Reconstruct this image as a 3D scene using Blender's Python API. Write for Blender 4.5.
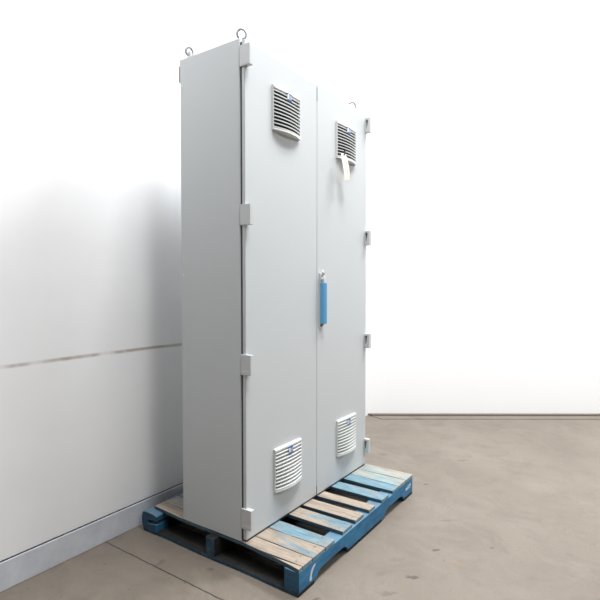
import bpy, bmesh, math, random
from mathutils import Vector, Matrix
random.seed(7)
S = bpy.context.scene
C = S.collection
for o in list(bpy.data.objects): bpy.data.objects.remove(o)

# ---------------------------------------------------------------- camera, world, lights, exposure
# world frame: x along the cabinet's front, y from the front towards the wall behind it, z up
cam_d = bpy.data.cameras.new('camera'); cam = bpy.data.objects.new('camera', cam_d); C.objects.link(cam)
cam_d.sensor_width = 36; cam_d.lens = 36*492.4/600; cam_d.clip_start = .02
cam.location = (-1.6216, -1.4393, 1.2549)
yaw, pitch = .6033, .0311
fw = Vector((math.cos(yaw)*math.cos(pitch), math.sin(yaw)*math.cos(pitch), -math.sin(pitch)))
cam.rotation_euler = fw.to_track_quat('-Z', 'Y').to_euler()
S.camera = cam

w = bpy.data.worlds.new('world'); S.world = w; w.use_nodes = True
w.node_tree.nodes['Background'].inputs[0].default_value = (.93, .97, 1, 1)
w.node_tree.nodes['Background'].inputs[1].default_value = .02

def area(name, loc, size, size_y, power, target, col=(1, 1, 1)):
    d = bpy.data.lights.new(name, 'AREA'); d.shape = 'RECTANGLE'; d.size = size; d.size_y = size_y
    d.energy = power; d.color = col
    o = bpy.data.objects.new(name, d); C.objects.link(o); o.location = loc
    o.rotation_euler = (Vector(target)-Vector(loc)).to_track_quat('-Z', 'Y').to_euler()
    return o
area('ceiling_lamp_front', (0, -1.3, 5.0), 1.2, 1.2, 200, (0, -1.3, 0), (.98, .99, 1))
area('ceiling_lamp_side', (-1.0, -.2, 3.4), 1.2, 1.2, 16, (-1, -.2, 0), (.98, .99, 1))
area('added_fill_near', (-1.0, -3.2, 3.4), 1.2, 1.2, 42, (-1, -3.2, 0), (.98, .99, 1))  # unseen fill lamp added to brighten the left wall
area('ceiling_lamp_far', (2.4, -1.2, 5.0), 1.2, 1.2, 225, (2.4, -1.2, 0), (.98, .99, 1))
area('ceiling_lamp_right', (3.2, -3.8, 3.4), 1.2, 1.2, 132, (3.2, -3.8, 0), (.98, .99, 1))

S.view_settings.view_transform = 'Standard'; S.view_settings.look = 'None'
S.view_settings.gamma = 1; S.view_settings.exposure = 0

# ---------------------------------------------------------------- materials
def mat(name, col, rough=.5, metal=0, **kw):
    m = bpy.data.materials.new(name); m.use_nodes = True
    b = m.node_tree.nodes['Principled BSDF']
    b.inputs['Base Color'].default_value = (*col, 1); b.inputs['Roughness'].default_value = rough
    b.inputs['Metallic'].default_value = metal
    for k, v in kw.items(): b.inputs[k].default_value = v
    return m
class NT:
    """small helper around a material's node tree"""
    def __init__(s, m): s.t = m.node_tree; s.b = s.t.nodes['Principled BSDF']
    def n(s, typ, **kw):
        x = s.t.nodes.new(typ)
        for k, v in kw.items(): setattr(x, k, v)
        return x
    def l(s, a, b): s.t.links.new(a, b)
    def val(s, inp, v):
        if hasattr(v, 'default_value') and not isinstance(v, (int, float)): s.l(v, inp)
        else: inp.default_value = v
    def coord(s, scale=(1, 1, 1)):
        tc = s.n('ShaderNodeTexCoord'); mp = s.n('ShaderNodeMapping'); mp.inputs['Scale'].default_value = scale
        s.l(tc.outputs['Object'], mp.inputs[0]); return mp.outputs[0]
    def noise(s, vec, scale, detail=4, rough=.55, dist=0):
        x = s.n('ShaderNodeTexNoise'); s.l(vec, x.inputs['Vector'])
        x.inputs['Scale'].default_value = scale; x.inputs['Detail'].default_value = detail
        x.inputs['Roughness'].default_value = rough; x.inputs['Distortion'].default_value = dist
        return x.outputs['Fac']
    def ramp(s, fac, stops):
        r = s.n('ShaderNodeValToRGB'); e = r.color_ramp.elements
        while len(e) < len(stops): e.new(.5)
        for el, (p, c) in zip(e, stops):
            el.position = p; el.color = (*c, 1) if len(c) == 3 else c
        s.l(fac, r.inputs[0]); return r.outputs[0]
    def mr(s, v, a, b, c=0, d=1):
        x = s.n('ShaderNodeMapRange'); s.val(x.inputs[0], v)
        for i, q in enumerate((a, b, c, d)): x.inputs[i+1].default_value = q
        return x.outputs[0]
    def math(s, op, a, b=0):
        x = s.n('ShaderNodeMath', operation=op); s.val(x.inputs[0], a); s.val(x.inputs[1], b); return x.outputs[0]
    def mix(s, fac, a, b, blend='MIX'):
        x = s.n('ShaderNodeMix', data_type='RGBA', blend_type=blend)
        s.val(x.inputs[0], fac)
        for i, q in ((6, a), (7, b)):
            if isinstance(q, tuple): x.inputs[i].default_value = (*q, 1)
            else: s.l(q, x.inputs[i])
        return x.outputs[2]
    def bump(s, h, strength, dist=.002):
        x = s.n('ShaderNodeBump'); x.inputs['Strength'].default_value = strength; x.inputs['Distance'].default_value = dist
        s.l(h, x.inputs['Height']); s.l(x.outputs[0], s.b.inputs['Normal'])
    def color(s, c): s.l(c, s.b.inputs['Base Color'])
    def sep(s, vec):
        x = s.n('ShaderNodeSeparateXYZ'); s.l(vec, x.inputs[0]); return x.outputs

M = {}
# light grey powder coat, with the faint orange-peel of the finish
def powder(name, col, rough=.42):
    m = mat(name, col, rough); t = NT(m); v = t.coord()
    t.bump(t.noise(v, 420, 2), .06, .0006); return m
M['grey'] = powder('light_grey_powder_coat', (.55, .575, .585))
M['white_plastic'] = mat('white_grey_plastic', (.70, .71, .70), .42)
M['hinge'] = powder('grey_cast_hinge', (.55, .565, .57), .45)
M['black'] = mat('black_rubber_and_shade', (.045, .05, .055), .7)
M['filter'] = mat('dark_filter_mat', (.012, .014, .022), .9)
M['steel'] = mat('zinc_steel', (.36, .37, .385), .35, 1)
M['dark_steel'] = mat('dark_steel', (.16, .16, .165), .5, .8)
M['badge_blue'] = mat('badge_blue', (.035, .11, .30), .35)
M['badge_white'] = mat('badge_pale', (.70, .78, .86), .35)
M['film'] = mat('blue_protective_film', (.13, .40, .68), .3)
M['tan'] = mat('tan_cardboard', (.42, .30, .19), .85)
M['dark_tie'] = mat('dark_tie', (.05, .05, .055), .6)
m = mat('cream_tag_paper', (.83, .79, .70), .8); t = NT(m)
t.color(t.ramp(t.noise(t.coord((1, 1, 1)), 60, 5), [(.3, (.80, .75, .65)), (.7, (.87, .84, .77))])); M['paper'] = m
M['ink'] = mat('faded_ink', (.38, .37, .36), .8)
M['paint_white'] = mat('chalky_white_paint', (.55, .62, .68), .8)

# white wall sheet with a patchy brown seam
m = mat('white_wall_sheet', (.8, .8, .8), .6); t = NT(m); v = t.coord(); s = t.sep(v)
base = t.ramp(t.noise(v, 2.2, 5), [(.3, (.88, .88, .89)), (.7, (.92, .92, .925))])
wob = t.math('MULTIPLY', t.math('SUBTRACT', t.noise(v, 3.5, 3), .5), .016)
d = t.math('ABSOLUTE', t.math('SUBTRACT', t.math('ADD', s[2], wob), .919))
line = t.mr(d, .003, .011, 1, 0)
patch = t.mr(t.noise(v, 7, 3), .36, .56, .18, .85)
seam = t.math('MULTIPLY', t.math('MULTIPLY', line, patch), t.mr(s[0], 1.9, 2.0, 1, 0))
c = t.mix(seam, base, (.40, .33, .29))
spk = t.mr(t.noise(t.coord((1, 1, 1)), 55, 2), .78, .82, 0, .35)
c = t.mix(spk, c, (.45, .44, .43)); t.color(c)
t.bump(t.noise(v, 9, 4), .15, .006); M['wall'] = m
m = mat('pale_skirting', (.62, .64, .68), .55); t = NT(m); v = t.coord()
t.color(t.ramp(t.noise(v, 9, 6, .65), [(.3, (.53, .55, .60)), (.7, (.68, .70, .74))])); M['skirt'] = m
M['gap'] = mat('dark_joint_filler', (.06, .06, .065), .9)
M['back_wall'] = mat('bright_white_wall', (.96, .96, .96), .7)

# concrete
def concrete(name, joint=True):
    m = mat(name, (.35, .31, .27), .62); t = NT(m); v = t.coord(); s = t.sep(v)
    c = t.ramp(t.noise(v, 1.3, 6, .6, .3), [(.32, (0.165, 0.136, 0.109)), (.52, (0.194, 0.163, 0.130)), (.72, (0.218, 0.185, 0.152))])
    big = t.mr(t.noise(v, 4.5, 6, .68, .8), .48, .70, 0, .55)
    c = t.mix(big, c, (0.126, 0.103, 0.082))
    pale = t.mr(t.noise(t.coord((1, .55, 1)), 3.1, 6, .7, 1.2), .52, .70, 0, .62)
    c = t.mix(pale, c, (0.234, 0.204, 0.168))
    streak = t.mr(t.noise(t.coord((6, 17, 1)), 1.6, 5, .7, .6), .61, .74, 0, .5)
    c = t.mix(streak, c, (0.113, 0.093, 0.076))
    fine = t.mr(t.noise(v, 90, 4, .7), .35, .7, 0, .36)
    c = t.mix(fine, c, (0.136, 0.115, 0.095))
    speck = t.mr(t.noise(v, 38, 2, .4), .735, .765, 0, .6)
    c = t.mix(speck, c, (0.061, 0.051, 0.041))
    if joint:
        nv = t.noise(v, 22, 3)
        wob = t.math('MULTIPLY', t.math('SUBTRACT', nv, .5), .012)
        dj = t.math('ABSOLUTE', t.math('ADD', t.math('ADD', s[0], .213), wob))
        j = t.mr(dj, .0016, .0042, 1, 0)
        c = t.mix(j, c, (0.026, 0.021, 0.017))
        # stains with shapes of their own: (x, y, rx, ry, strength, colour)
        dv = t.n('ShaderNodeVectorMath', operation='MULTIPLY_ADD')
        nz = t.n('ShaderNodeTexNoise'); t.l(v, nz.inputs['Vector']); nz.inputs['Scale'].default_value = 30
        t.l(nz.outputs['Color'], dv.inputs[0]); dv.inputs[1].default_value = (.05, .05, 0)
        ad = t.n('ShaderNodeVectorMath', operation='ADD'); ad.inputs[1].default_value = (-.025, -.025, 0)
        t.l(v, dv.inputs[2]); t.l(dv.outputs[0], ad.inputs[0])
        for x, y, rx, ry, k, col in STAINS:
            mp = t.n('ShaderNodeMapping', vector_type='TEXTURE')
            mp.inputs['Location'].default_value = (x, y, 0); mp.inputs['Scale'].default_value = (rx, ry, 1)
            mp.inputs['Rotation'].default_value = (0, 0, yaw-math.pi/2)
            t.l(ad.outputs[0], mp.inputs[0])
            ln = t.n('ShaderNodeVectorMath', operation='LENGTH'); t.l(mp.outputs[0], ln.inputs[0])
            c = t.mix(t.mr(ln.outputs['Value'], .45, 1.05, k, 0), c, col)
    t.color(c)
    t.b.inputs['Roughness'].default_value = .6
    t.bump(t.noise(v, 45, 6, .7), .25, .003)
    return m
DK = (0.047, 0.039, 0.032)
STAINS = [(.36, -.66, .035, .012, .75, DK), (.535, -.735, .05, .014, .0, DK), (.63, -.67, .014, .014, .8, DK),
          (1.35, -.36, .02, .011, .7, DK), (.60, -.80, .030, .020, .35, (0.187, 0.120, 0.054)), (.80, -.88, .02, .012, .6, DK),
          (.45, -.55, .05, .02, .35, (0.103, 0.089, 0.074)), (1.9, -.42, .05, .016, .4, DK), (1.7, .1, .04, .02, .4, DK),
          (.20, -.62, .05, .014, .35, DK), (.95, -.62, .06, .015, .35, DK), (-.18, .32, .02, .03, .4, DK),
          (-.09, .10, .016, .014, .5, DK), (-.13, -.2, .02, .012, .3, (0.234, 0.209, 0.177)), (.0, -.40, .018, .01, .6, (0.070, 0.040, 0.028))]
M['floor'] = concrete('worn_concrete_floor')
M['curb'] = concrete('worn_concrete_curb', False)

# weathered blue paint over bare pallet wood; cover = how much paint is left
def wood(name, cover, tan=(.33, .272, .215), blue=(.115, .245, .315)):
    m = mat(name, (.5, .4, .3), .75); t = NT(m); v = t.coord()
    g = t.noise(t.coord((42, 2.2, 30)), 1.6, 6, .65, .4)
    wd = t.ramp(g, [(.25, tuple(q*.52 for q in tan)), (.48, tan), (.75, tuple(min(1, q*1.28) for q in tan))])
    p = t.noise(t.coord((7, 2.6, 5)), 1.25, 7, .66, .5)
    pa = t.mr(t.math('ADD', t.math('MULTIPLY', p, .75), t.math('MULTIPLY', g, .25)), .56-cover, .70-cover, 0, 1)
    bl = t.ramp(t.noise(t.coord((20, 3, 20)), 3, 6, .7), [(.3, tuple(q*.62 for q in blue)), (.55, blue), (.78, tuple(min(1, q*1.45+.05) for q in blue))])
    dirt = t.mr(t.noise(t.coord((9, 4, 9)), 2.6, 7, .7), .50, .72, 0, .55)
    wd = t.mix(dirt, wd, tuple(q*.42 for q in tan)); bl = t.mix(t.math('MULTIPLY', dirt, .5), bl, (.12, .14, .14))
    # board ends and sides kept their paint
    ge = t.n('ShaderNodeNewGeometry'); sp = t.sep(ge.outputs['Normal'])
    side = t.math('SUBTRACT', 1, t.math('ABSOLUTE', sp[2]))
    k = t.math('MAXIMUM', pa, t.mr(side, .5, .9, 0, .8))
    c = t.mix(k, wd, bl)
    edge = t.mr(t.math('ABSOLUTE', sp[0]), .5, .9, 0, .85)
    t.color(t.mix(edge, c, (.020, .062, .095))); t.bump(g, .35, .003); return m
M['wood_bare'] = wood('bare_pallet_wood', -.04)
M['wood_half'] = wood('half_painted_pallet_wood', .075)
M['wood_blue'] = wood('blue_painted_pallet_wood', .20, (.32, .28, .235), (.155, .27, .33))
M['wood_pale'] = wood('pale_blue_pallet_wood', .10, (.34, .315, .27), (.20, .32, .35))
def blue_paint(name, k, scuff):
    m = mat(name, (.05, .23, .45), .6); t = NT(m); v = t.coord((3, 3, 9))
    sc = lambda *c: tuple(q*k for q in c)
    c = t.ramp(t.noise(v, 3, 7, .65), [(.28, sc(.009, .072, .165)), (.5, sc(.016, .148, .300)), (.75, sc(.036, .21, .39))])
    c = t.mix(t.mr(t.noise(t.coord((4, 30, 40)), 2.4, 6, .7), .60, .75, 0, scuff), c, sc(.30, .42, .48))
    ge = t.n('ShaderNodeNewGeometry'); sp = t.sep(ge.outputs['Normal'])
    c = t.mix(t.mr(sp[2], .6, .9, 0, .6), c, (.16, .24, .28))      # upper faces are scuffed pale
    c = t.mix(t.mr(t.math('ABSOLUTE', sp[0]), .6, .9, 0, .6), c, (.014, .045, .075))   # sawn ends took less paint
    t.color(c); t.bump(t.noise(v, 14, 6), .3, .003); return m
M['blue'] = blue_paint('blue_pallet_paint', 1, .3)
M['blue_end'] = blue_paint('dull_blue_pallet_paint', .75, .7)
m = mat('grimy_shaded_pallet_wood', (.04, .17, .30), .8); t = NT(m); v = t.coord((6, 6, 6))
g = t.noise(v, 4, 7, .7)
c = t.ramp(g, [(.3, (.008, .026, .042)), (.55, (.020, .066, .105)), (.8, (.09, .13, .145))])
bare = t.ramp(g, [(.3, (.005, .0045, .004)), (.6, (.012, .011, .010)), (.85, (.04, .035, .030))])  # near-black dirty wood that also paints in the shade inside the pallet
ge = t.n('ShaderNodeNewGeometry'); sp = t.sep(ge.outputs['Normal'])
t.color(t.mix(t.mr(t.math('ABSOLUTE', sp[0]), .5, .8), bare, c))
t.bump(t.noise(v, 14, 6), .4, .003); M['grimy_shaded'] = m

# ---------------------------------------------------------------- mesh helpers
def bx(bm, a, b):
    vs = [bm.verts.new((x, y, z)) for x in (a[0], b[0]) for y in (a[1], b[1]) for z in (a[2], b[2])]
    for f in ((0, 1, 3, 2), (4, 6, 7, 5), (0, 4, 5, 1), (2, 3, 7, 6), (0, 2, 6, 4), (1, 5, 7, 3)):
        bm.faces.new([vs[i] for i in f])
def prism(bm, pts, f0, f1):
    """pts: 2-D outline; f0/f1 turn (a, b) into the 3-D point of either end"""
    A = [bm.verts.new(f0(*p)) for p in pts]; B = [bm.verts.new(f1(*p)) for p in pts]
    n = len(pts)
    caps = [bm.faces.new(A), bm.faces.new(B[::-1])]
    for i in range(n): bm.faces.new((A[i], B[i], B[(i+1) % n], A[(i+1) % n]))
    if n > 4:
        bm.normal_update(); bmesh.ops.triangulate(bm, faces=caps)
def tube(bm, path, r, seg=10, closed=False):
    P = [Vector(p) for p in path]; n = len(P); rings = []
    up = None
    for i in range(n):
        a = P[i-1] if (i > 0 or closed) else P[i]; b = P[(i+1) % n] if (i < n-1 or closed) else P[i]
        d = (b-a).normalized()
        if up is None: up = d.orthogonal().normalized()
        up = (up-d*up.dot(d)).normalized(); q = d.cross(up)
        rr = r[i] if isinstance(r, (list, tuple)) else r
        rings.append([bm.verts.new(P[i]+(up*math.cos(k*2*math.pi/seg)+q*math.sin(k*2*math.pi/seg))*rr) for k in range(seg)])
    for i in range(n if closed else n-1):
        A, B = rings[i], rings[(i+1) % n]
        for k in range(seg): bm.faces.new((A[k], A[(k+1) % seg], B[(k+1) % seg], B[k]))
    if not closed: bm.faces.new(rings[0][::-1]); bm.faces.new(rings[-1])
def strip(bm, secs):
    """secs: list of equal closed cross-sections (lists of points); skins them and caps the ends"""
    R = [[bm.verts.new(p) for p in s] for s in secs]; n = len(secs[0])
    for A, B in zip(R, R[1:]):
        for k in range(n): bm.faces.new((A[k], A[(k+1) % n], B[(k+1) % n], B[k]))
    bm.faces.new(R[0][::-1]); bm.faces.new(R[-1])
def obj(name, bm, m, parent=None, bevel=0, smooth=False, seg=2):
    bmesh.ops.recalc_face_normals(bm, faces=bm.faces)
    me = bpy.data.meshes.new(name); bm.to_mesh(me); bm.free(); me.materials.append(m)
    o = bpy.data.objects.new(name, me); C.objects.link(o)
    if parent: o.parent = parent
    if bevel:
        b = o.modifiers.new('bevel', 'BEVEL'); b.width = bevel; b.segments = seg; b.limit_method = 'ANGLE'; b.angle_limit = .6
        if hasattr(b, 'harden_normals'): b.harden_normals = False
    if smooth:
        for p in me.polygons: p.use_smooth = True
    return o
def box(name, a, b, m, parent=None, bevel=0):
    bm = bmesh.new(); bx(bm, a, b); return obj(name, bm, m, parent, bevel)
def thing(name, label, cat, loc, group=None):
    o = bpy.data.objects.new(name, None); C.objects.link(o); o.location = loc; o.empty_display_size = .1
    o['label'] = label; o['category'] = cat
    if group: o['group'] = group
    return o
def structure(o): o['kind'] = 'structure'; return o

# ---------------------------------------------------------------- the setting
WY = .691                                            # the wall behind the cabinet
CX, CY = 2.626, WY                                   # room corner
bd = Vector((.684, -1.0, 0)).normalized()            # run of the far wall
bn = Vector((bd.y, -bd.x, 0)) * -1                   # away from the room
if bn.x < 0: bn = -bn
far = Vector((CX, CY, 0)) + bd*7.5
HT = 4.9
bm = bmesh.new()
prism(bm, [(-5, WY+.12), (-5, far.y-.3), (far.x+.2, far.y-.3), (CX+.15, WY+.12)], lambda x, y: (x, y, 0), lambda x, y: (x, y, -.12))
structure(obj('floor', bm, M['floor']))
structure(box('wall_left', (-5, WY, 0), (CX+.1, WY+.12, HT), M['wall']))
bm = bmesh.new()
A = Vector((CX, CY, 0)); B = far
prism(bm, [(A.x, A.y), (B.x, B.y), (B.x+bn.x*.12, B.y+bn.y*.12), (A.x+bn.x*.12, A.y+bn.y*.12)], lambda x, y: (x, y, 0), lambda x, y: (x, y, HT))
structure(obj('wall_back', bm, M['back_wall']))
box_l = structure(box('baseboard_left', (-5, WY-.008, 0), (2.1, WY, .121), M['skirt'], bevel=.003))
structure(box('trim_1', (-5, WY-.004, .1205), (2.1, WY, .126), M['gap']))
bm = bmesh.new(); k = .15
A2 = A - bn*k + bd*.1; B2 = B - bn*k
prism(bm, [(A2.x, A2.y), (B2.x, B2.y), (B.x, B.y), (A.x, A.y)], lambda x, y: (x, y, 0), lambda x, y: (x, y, .006))
structure(obj('baseboard_back', bm, M['curb'], bevel=.003))

bm = bmesh.new(); A3 = A - bn*.05 + bd*.03; B3 = B - bn*.05
prism(bm, [(A3.x, A3.y), (B3.x, B3.y), (B.x, B.y), (A.x, A.y)], lambda x, y: (x, y, .004), lambda x, y: (x, y, .016))
structure(obj('trim_2', bm, mat('brown_sealant', (.13, .105, .09), .8)))

# ---------------------------------------------------------------- the pallet
X0, X1, Y0, Y1, PZ = -.031, 1.1665, -.3386, .6378, .1171
pal = thing('wooden_pallet', 'worn blue painted wooden pallet under the tall grey cabinet', 'pallet', ((X0+X1)/2, (Y0+Y1)/2, 0))
ox, oy = pal.location.x, pal.location.y
L = lambda x, y, z: (x-ox, y-oy, z)
BT = .0175
def board(name, x0, x1, y0, y1, z0, m, tilt=0, parent=pal, wav=.0015, edge=None):
    """a plank along y with slightly uneven edges"""
    bm = bmesh.new(); n = 14; secs = []
    ph = random.uniform(0, 6)
    for i in range(n+1):
        y = y0+(y1-y0)*i/n
        e0 = wav*math.sin(ph+i*.9)+random.uniform(-.0006, .0006)+(edge(y)-x0 if edge else 0); e1 = wav*math.sin(ph*2+i*.7)+random.uniform(-.0006, .0006)
        dz = random.uniform(-.0004, .0004)
        secs.append([L(x0+e0, y, z0), L(x1+e1, y, z0), L(x1+e1, y, z0+BT+dz), L(x0+e0, y, z0+BT+dz+tilt)])
    strip(bm, secs)
    return obj(name, bm, m, parent, .0018)
zt = PZ-BT
crook = lambda y: -.034+.034*min(1, (y+.34)/.34)**.75+.012*max(0, (y-.35)/.25)
deck = [(-.005, .0685, 'wood_bare', -.3386), (.0715, .167, 'wood_half', -.3386), (.170, .251, 'wood_blue', -.3386),
        (.330, .422, 'wood_half', -.334), (.456, .545, 'wood_bare', -.331), (.593, .663, 'wood_bare', -.336), (.738, .826, 'wood_blue', -.338),
        (.877, .959, 'wood_blue', -.3386), (.962, 1.062, 'wood_pale', -.3386), (1.064, 1.1665, 'wood_pale', -.3386)]
def nail(x, y, z, parent):
    bm = bmesh.new()
    tube(bm, [L(x, y, z-.004), L(x, y, z+.0006)], .0032, 8)
    return obj('nail', bm, M['dark_steel'], parent)
for x0, x1, mm, y0 in deck:
    first = x0 < 0
    b = board('deck_board', x0, x1, y0, .598, zt, M[mm], edge=(lambda y: max(crook(y)+.0008, -.005-.06*max(0, y+.14)) if y < -.05 else crook(y)) if first else None)
    if x1-x0 > .05:
        for fx in (.22, .8):
            nail(x0+(x1-x0)*fx, -.296+random.uniform(-.012, .012), PZ, b)
# the splinter that has cracked away from the outermost board
bm = bmesh.new(); secs = []
for i in range(9):
    y = -.3386+.24*i/8; xa = crook(y); xb = max(xa+.0006, -.0075-.016*i/8)
    secs.append([L(xa, y, zt), L(xb, y, zt), L(xb, y, PZ-.0004), L(xa, y, PZ-.0004)])
strip(bm, secs); obj('deck_splinter', bm, M['wood_bare'], pal, .001)
# stringers: a notched outline in (x, z), extruded across their thickness
zs0, zs1 = .0155, zt
def notch(x0, x1):
    pts = []
    h = .045
    for i in range(7):
        a = i/6*math.pi/2; pts.append((x0+.052*(1-math.cos(a))**.8, zs0+(h-zs0)*math.sin(a)))
    for i in range(7):
        a = (1-i/6)*math.pi/2; pts.append((x1-.052*(1-math.cos(a))**.8, zs0+(h-zs0)*math.sin(a)))
    return pts
prof = [(X0, zs1), (X0, zs0)] + notch(.102, .372) + notch(.775, 1.032) + [(X1, zs0), (X1, zs1)]
def stringer(y0, y1, m, x_start=None):
    bm = bmesh.new(); pr = list(prof)
    if x_start is not None: pr[0] = (x_start, zs1); pr[1] = (x_start, zs0)
    prism(bm, pr, lambda x, z: L(x, y0, z), lambda x, z: L(x, y1, z))
    return obj('stringer', bm, m, pal, .003)
front_s = stringer(-.3386, -.2640, M['blue'])
front_s['label'] = 'bright blue notched stringer along the open side'
stringer(.129, .184, M['grimy_shaded'])
back_s = stringer(.527, .636, M['grimy_shaded'], .045)
# the split, rounded end of the stringer nearest the wall
bm = bmesh.new()
o_ = [(.530, .012), (.530, .052), (.592, .047), (.598, .056), (.590, .063), (.530, .067), (.528, .092), (.545, .100), (.61, .102), (.636, .094), (.642, .07), (.640, .03), (.625, .012)]
prism(bm, o_, lambda y, z: L(X0-.002, y, z), lambda y, z: L(.046, y, z))
obj('split_end', bm, M['blue_end'], back_s, .004)
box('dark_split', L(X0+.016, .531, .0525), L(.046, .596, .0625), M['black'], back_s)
# bottom boards
for x0, x1 in ((-.031, .083), (.374, .472), (.488, .742), (1.036, 1.1665)):
    board('bottom_board', x0, x1, -.337, .625, -.0005, M['grimy_shaded'], wav=.002)
# white paint marks on the bright blue stringer
bm = bmesh.new()
arc = [(.090, .083), (.078, .078), (.066, .068), (.058, .056), (.054, .044), (.054, .034), (.059, .028)]
tube(bm, [L(x, -.3388, z) for x, z in arc], [.004, .0075, .0085, .007, .0065, .0105, .005], 8)
o = obj('paint_mark', bm, M['paint_white'], front_s); o['label'] = 'white curved brush stroke at the near end'
for v_ in o.data.vertices: v_.co.y = L(0, -.3386, 0)[1] + (-.0006 if v_.co.y < L(0, -.3388, 0)[1] else .0003)
bm = bmesh.new()
for x, z, h, ln in ((1.075, .062, .006, .016), (1.096, .066, .010, .012), (1.112, .070, .006, .018), (1.13, .068, .009, .008), (1.100, .055, .003, .034)):
    prism(bm, [(x-ln, z-h), (x+ln*.9, z-h*.7), (x+ln, z+h), (x-ln*.8, z+h*.8)], lambda a, b: L(a, -.3391, b), lambda a, b: L(a, -.3380, b))
o = obj('paint_mark', bm, M['paint_white'], front_s); o['label'] = 'white paint smudge at the far end'

# ---------------------------------------------------------------- the cabinet
W, D, H = 1.1534, .3696, 2.2
cab = thing('electrical_cabinet', 'tall light grey two-door metal enclosure standing on the blue pallet', 'cabinet', (W/2, D/2, PZ+.0006))
K = lambda x, y, z: (x-W/2, y-D/2, z-PZ)
Z0, Z1 = PZ, PZ+H
bm = bmesh.new(); bx(bm, K(0, -.005, Z0), K(W, D, Z1))
bmesh.ops.recalc_face_normals(bm, faces=bm.faces)
bmesh.ops.bevel(bm, geom=[e for e in bm.edges if max(v.co.z for v in e.verts) > .1], offset=.006, segments=3, affect='EDGES', profile=.5)
obj('body', bm, M['grey'], cab)
bm = bmesh.new()
for a, b in (((.006, -.0136, Z0+.006), (.03, 0, Z1-.02)), ((W-.03, -.0136, Z0+.006), (W-.006, 0, Z1-.02)),
             ((.006, -.0136, Z0+.006), (W-.006, 0, Z0+.03)), ((.006, -.0136, Z1-.05), (W-.006, 0, Z1-.02)),
             ((W/2-.02, -.0136, Z0+.006), (W/2+.02, 0, Z1-.02))):
    bx(bm, K(*a), K(*b))
obj('door_gasket', bm, M['black'], cab)
SX = .580                                           # seam between the doors
DF = -.031
dz0, dz1 = Z0+.008, Z1-.012
box('under_door_shade', K(.012, -.029, Z0), K(W-.008, 0, Z0+.0075), M['black'], cab)  # black strip stands in for the shade under the doors
def door(x0, x1, label):
    o = box('door', K(x0, DF, dz0), K(x1, -.0134, dz1), M['grey'], cab, .003); o['label'] = label; return o
door(.005, SX-.0014, 'left door, hung on the outer corner hinges')
door(SX+.0014, W-.0025, 'right door, carrying the blue wrapped handle')
# short dark strips added for the seam's wider slits, top and bottom
for za, zb in ((Z0+.014, Z0+.055), (Z1-.10, Z1-.03)):
    box('seam_slit', K(SX-.003, DF-.0008, za), K(SX+.003, DF+.004, zb), M['dark_steel'], cab, .001)

# vents
def vent(x0, z0, name_label):
    VW, VH = .218, .206
    base = DF; n = 16
    def bow(t, z):                                    # how far the bowed face stands off the door
        f = 1-(z-z0)/VH
        return .012 + (.003+.018*f)*(1-(2*t-1)**2)
    bm = bmesh.new()
    def curved(prof_of, ta=0, tb=1):                   # skins a cross-section along the width
        secs = []
        for i in range(n+1):
            t = ta+(tb-ta)*i/n; x = x0+VW*t
            secs.append([K(x, y, z) for y, z in prof_of(t)])
        strip(bm, secs)
    cap = .013; zt_ = z0+VH
    curved(lambda t: [(base+.001, zt_), (base-bow(t, zt_)+.003, zt_-.002), (base-bow(t, zt_), zt_-.005), (base-bow(t, zt_), zt_-cap), (base+.001, zt_-cap)])
    curved(lambda t: [(base+.001, z0+.008), (base-bow(t, z0), z0+.008), (base-bow(t, z0), z0), (base+.001, z0)])
    pitch = (VH-cap-.008)/11
    for k in range(11):
        zc = z0+.008+pitch*(k+.5)
        def sl(t, zc=zc):
            y = base-bow(t, zc); hi = min(zc+pitch*.14, zt_-cap-.0005)
            return [(y, zc-pitch*.40), (y-.0005, zc-pitch*.40+.0050), (y+.012, hi), (y+.012, hi-.004)]
        curved(sl, .008, .992)
    for ta, tb in ((0.001, .020), (.980, .999)):      # thin side frames, just behind the slat ends
        m_ = n; secs = []
        curved_y = lambda z, t: base-bow(t, z)+.003
        t = (ta+tb)/2
        pts = [(base+.0008, z0+.0005)] + [(curved_y(z0+VH*q/8, t), z0+.0005+(VH-.001)*q/8) for q in range(9)] + [(base+.0008, zt_-.0005)]
        prism(bm, pts, lambda y, z: K(x0+VW*ta, y, z), lambda y, z: K(x0+VW*tb, y, z))
    v = obj('vent', bm, M['white_plastic'], cab); v['label'] = name_label
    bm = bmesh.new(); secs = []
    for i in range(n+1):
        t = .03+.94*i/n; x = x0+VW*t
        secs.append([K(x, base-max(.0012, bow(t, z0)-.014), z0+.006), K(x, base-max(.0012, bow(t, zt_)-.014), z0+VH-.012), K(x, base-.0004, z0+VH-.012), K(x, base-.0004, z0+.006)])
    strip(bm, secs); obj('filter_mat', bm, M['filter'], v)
    # badge: blue plate with a pale half and faint pale strokes
    bc, bz = x0+VW*.535, z0+VH-.014; y = base-bow(.5, z0+VH-.02)
    box('badge', K(bc-.016, y-.0030, bz-.034), K(bc+.016, y+.003, bz+.002), M['badge_blue'], v, .001)
    bm = bmesh.new()
    bx(bm, K(bc-.019, y-.0040, bz-.026), K(bc-.007, y-.001, bz-.004))
    for q in range(3): bx(bm, K(bc-.002+q*.006, y-.0036, bz-.026), K(bc+.0005+q*.006, y-.001, bz-.007+.003*(q % 2)))
    obj('badge_mark', bm, M['badge_white'], v)
    return v
vent(.193, 1.970, 'slatted vent at the top of the left door')
vent(.775, 1.962, 'slatted vent at the top of the right door, with the paper tag')
vent(.203, .271, 'slatted vent at the bottom of the left door')
vent(.787, .274, 'slatted vent at the bottom of the right door')

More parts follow.
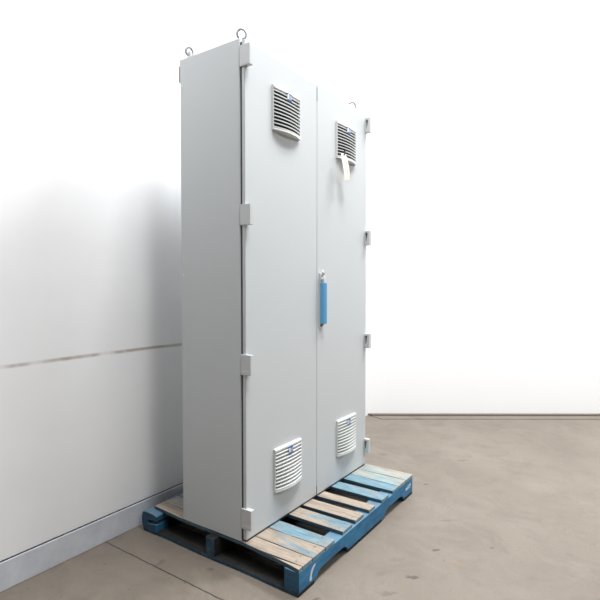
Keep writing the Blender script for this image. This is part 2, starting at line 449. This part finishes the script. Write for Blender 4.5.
# hinges: a plated corner bracket with a tapering pocket on its inner face
def hinge(zc, side):
    h = .045; yo = -.064
    s = 1 if side == 'right' else -1
    xo = W+.0015 if side == 'right' else -.0015       # outer face
    X = lambda d: xo - s*d                            # d = depth inwards from the outer face
    bm = bmesh.new()
    x0, x1 = sorted((X(0), X(.007)))
    bx(bm, K(x0, yo, zc-h), K(x1, -.007, zc+h))       # outer plate
    # inner frame: a ring whose opening narrows downwards
    e = .0008; yb = DF-.0004
    outer = [(yo+e, zc-h+e), (yb, zc-h+e), (yb, zc+h-e), (yo+e, zc+h-e)]
    inner = [(yb-.010, zc-h+.022), (yb-.005, zc-h+.022), (yb-.003, zc+h-.014), (yo+.014, zc+h-.014)]
    d0, d1 = .0066, .024
    V = {}
    for nm, ring in (('o', outer), ('i', inner)):
        for d in (d0, d1): V[nm, d] = [bm.verts.new(K(X(d), y, z)) for y, z in ring]
    for q in range(4):
        r = (q+1) % 4
        for d in (d0, d1): bm.faces.new((V['o', d][q], V['o', d][r], V['i', d][r], V['i', d][q]))
        for nm in 'oi': bm.faces.new((V[nm, d0][q], V[nm, d0][r], V[nm, d1][r], V[nm, d1][q]))
    hg = obj('hinge', bm, M['hinge'], cab, .0012)
    box('pocket_shade', K(min(X(.0072), X(.0092)), yo+.006, zc-h+.012), K(max(X(.0072), X(.0092)), DF-.0015, zc+h-.006), M['dark_steel'], hg)  # dark sheet paints in the shade of the hollow
    bm = bmesh.new()
    tube(bm, [K(X(.012), -.0135, zc-h-.006), K(X(.012), -.0135, zc+h+.004)], .003, 10)
    obj('hinge_pin', bm, M['dark_steel'], hg)
    # foot line near the lower end of the outer plate
    box('end_cap', K(min(X(-.0008), X(.003)), yo+.004, zc-h+.002), K(max(X(-.0008), X(.003)), -.014, zc-h+.018), M['hinge'], hg, .0008)
for zc in (.222, .904, 1.557, 2.236): hinge(zc, 'left')
for zc in (.242, .904, 1.543, 2.236): hinge(zc, 'right')

# swing handle in blue protective film
bm = bmesh.new(); bx(bm, K(.602, DF-.006, 1.018), K(.634, DF+.001, 1.318))
hd = obj('swing_handle', bm, M['grey'], cab, .003)
bm = bmesh.new()
pr = [(.603, DF-.004), (.603, -.056), (.609, -.063), (.627, -.064), (.633, -.058), (.633, DF-.004)]
prism(bm, pr, lambda x, y: K(x, y, 1.045), lambda x, y: K(x, y, 1.264))
o = obj('lever', bm, M['film'], hd, .0025); o['label'] = 'lever wrapped in bright blue film'
bm = bmesh.new(); prism(bm, [(.617, -.062), (.620, -.0665), (.626, -.0665), (.629, -.062)], lambda x, y: K(x, y, 1.047), lambda x, y: K(x, y, 1.262))
obj('film_fold', bm, M['film'], hd, .001)
bm = bmesh.new(); tube(bm, [K(.618, DF, 1.285), K(.618, -.052, 1.285), K(.618, -.056, 1.285)], [.012, .012, .009], 16)
obj('lock_barrel', bm, M['white_plastic'], hd, smooth=False)
bm = bmesh.new(); bx(bm, K(.610, -.058, 1.264), K(.624, -.040, 1.300)); obj('lock_cover', bm, M['white_plastic'], hd, .004)
bm = bmesh.new(); tube(bm, [K(.616, -.045, 1.30), K(.611, -.050, 1.318), K(.606, -.048, 1.332)], [.006, .0075, .004], 10)
obj('lock_flap', bm, M['white_plastic'], hd, smooth=True)
bm = bmesh.new(); tube(bm, [K(.613, -.053, 1.312), K(.613, -.059, 1.312)], .003, 10); obj('key_slot', bm, M['dark_steel'], hd)
bm = bmesh.new(); prism(bm, [(DF, 1.020), (-.050, 1.044), (DF-.004, 1.046)], lambda y, z: K(.606, y, z), lambda y, z: K(.624, y, z))
o = obj('lever_foot', bm, M['dark_steel'], hd, .001)

# lifting eyes on the roof
def eye(x, y, rot, dz=0, R=.020):
    bm = bmesh.new(); zc = Z1+.060+dz
    d = Vector((math.cos(rot), math.sin(rot), 0))
    tube(bm, [K(x+d.x*R*math.cos(a), y+d.y*R*math.cos(a), zc+R*1.12*math.sin(a)) for a in [i*2*math.pi/28 for i in range(28)]], .0062, 10, True)
    e = obj('lifting_eye', bm, M['steel'], cab, smooth=True)
    bm = bmesh.new(); tube(bm, [K(x, y, Z1-.002), K(x, y, Z1+.008), K(x, y, Z1+.009), K(x, y, Z1+.036)], [.017, .017, .0085, .0075], 14)
    obj('collar', bm, M['steel'], e)
eye(.078, .05, -.75); eye(.030, .335, -.35, -.020, .0175); eye(W-.05, .045, -.75, -.015); eye(W-.05, .325, -.35, -.02)
# small plugs up the rear edge of the side
for z in (2.19, 1.30):
    bm = bmesh.new(); tube(bm, [K(-.0022, .352, z), K(.001, .352, z)], .0045, 10); obj('plug', bm, M['white_plastic'], cab)

# ---------------------------------------------------------------- loose things on the cabinet
pad = thing('cardboard_scrap', 'small tan cardboard scrap at the top back corner of the grey cabinet', 'cardboard', (.012, D+.0005, 2.245))
box('outer_flap', (-.006, 0, -.03), (.05, .014, .045), M['tan'], pad, .002)
bm = bmesh.new(); prism(bm, [(0, .046), (.013, .046), (.010, .085), (.002, .078)], lambda y, z: (-.004, y, z), lambda y, z: (.04, y, z))
o = obj('torn_tip', bm, M['paper'], pad, .001); o['label'] = 'pale torn tip'

tag = thing('paper_tag', 'cream paper tag tied to the upper right slatted vent', 'tag', (.777, -.0735, 1.982))
bm = bmesh.new()
# hangs a little askew: outline in (x, z), curling outwards towards the lower end
R = Matrix.Rotation(-.20, 3, 'Y')
out = [(-.026, -.135), (.026, -.135), (.026, -.012), (.016, 0), (-.016, 0), (-.026, -.012)]
n = 8; secs = []
for i in range(n+1):
    z = -.146*i/n; hw = .034 if i > 0 else .022
    y = -.012*math.sin(i/n*2.2)-.004
    p = [(-hw, y, z), (hw, y+.002, z), (hw, y+.0028, z), (-hw, y+.0008, z)]
    secs.append([tuple(R @ Vector(q)) for q in p])
strip(bm, secs); obj('tag_card', bm, M['paper'], tag)
bm = bmesh.new()
for x, z0_, z1_ in ((-.010, -.030, -.060), (-.006, -.066, -.112), (.006, -.040, -.075), (.010, -.08, -.118)):
    secs = []
    for z in (z0_, (z0_+z1_)/2, z1_):
        i = -z/.137*n; y = -.012*math.sin(i/n*2.2)-.0046
        f = (x+.027)/.054*.002
        secs.append([tuple(R @ Vector(q)) for q in ((x-.0012, y+f, z), (x+.0012, y+f, z), (x+.0012, y+f+.0008, z), (x-.0012, y+f+.0008, z))])
    strip(bm, secs)
obj('faded_writing', bm, M['ink'], tag)
bm = bmesh.new(); tube(bm, [(0, -.008, -.012), (.004, -.014, .002), (.016, -.010, .012), (.026, -.004, .018), (.03, .008, .019)], .0035, 8)
o = obj('tie', bm, M['dark_tie'], tag, smooth=True); o['label'] = 'dark twist tie'
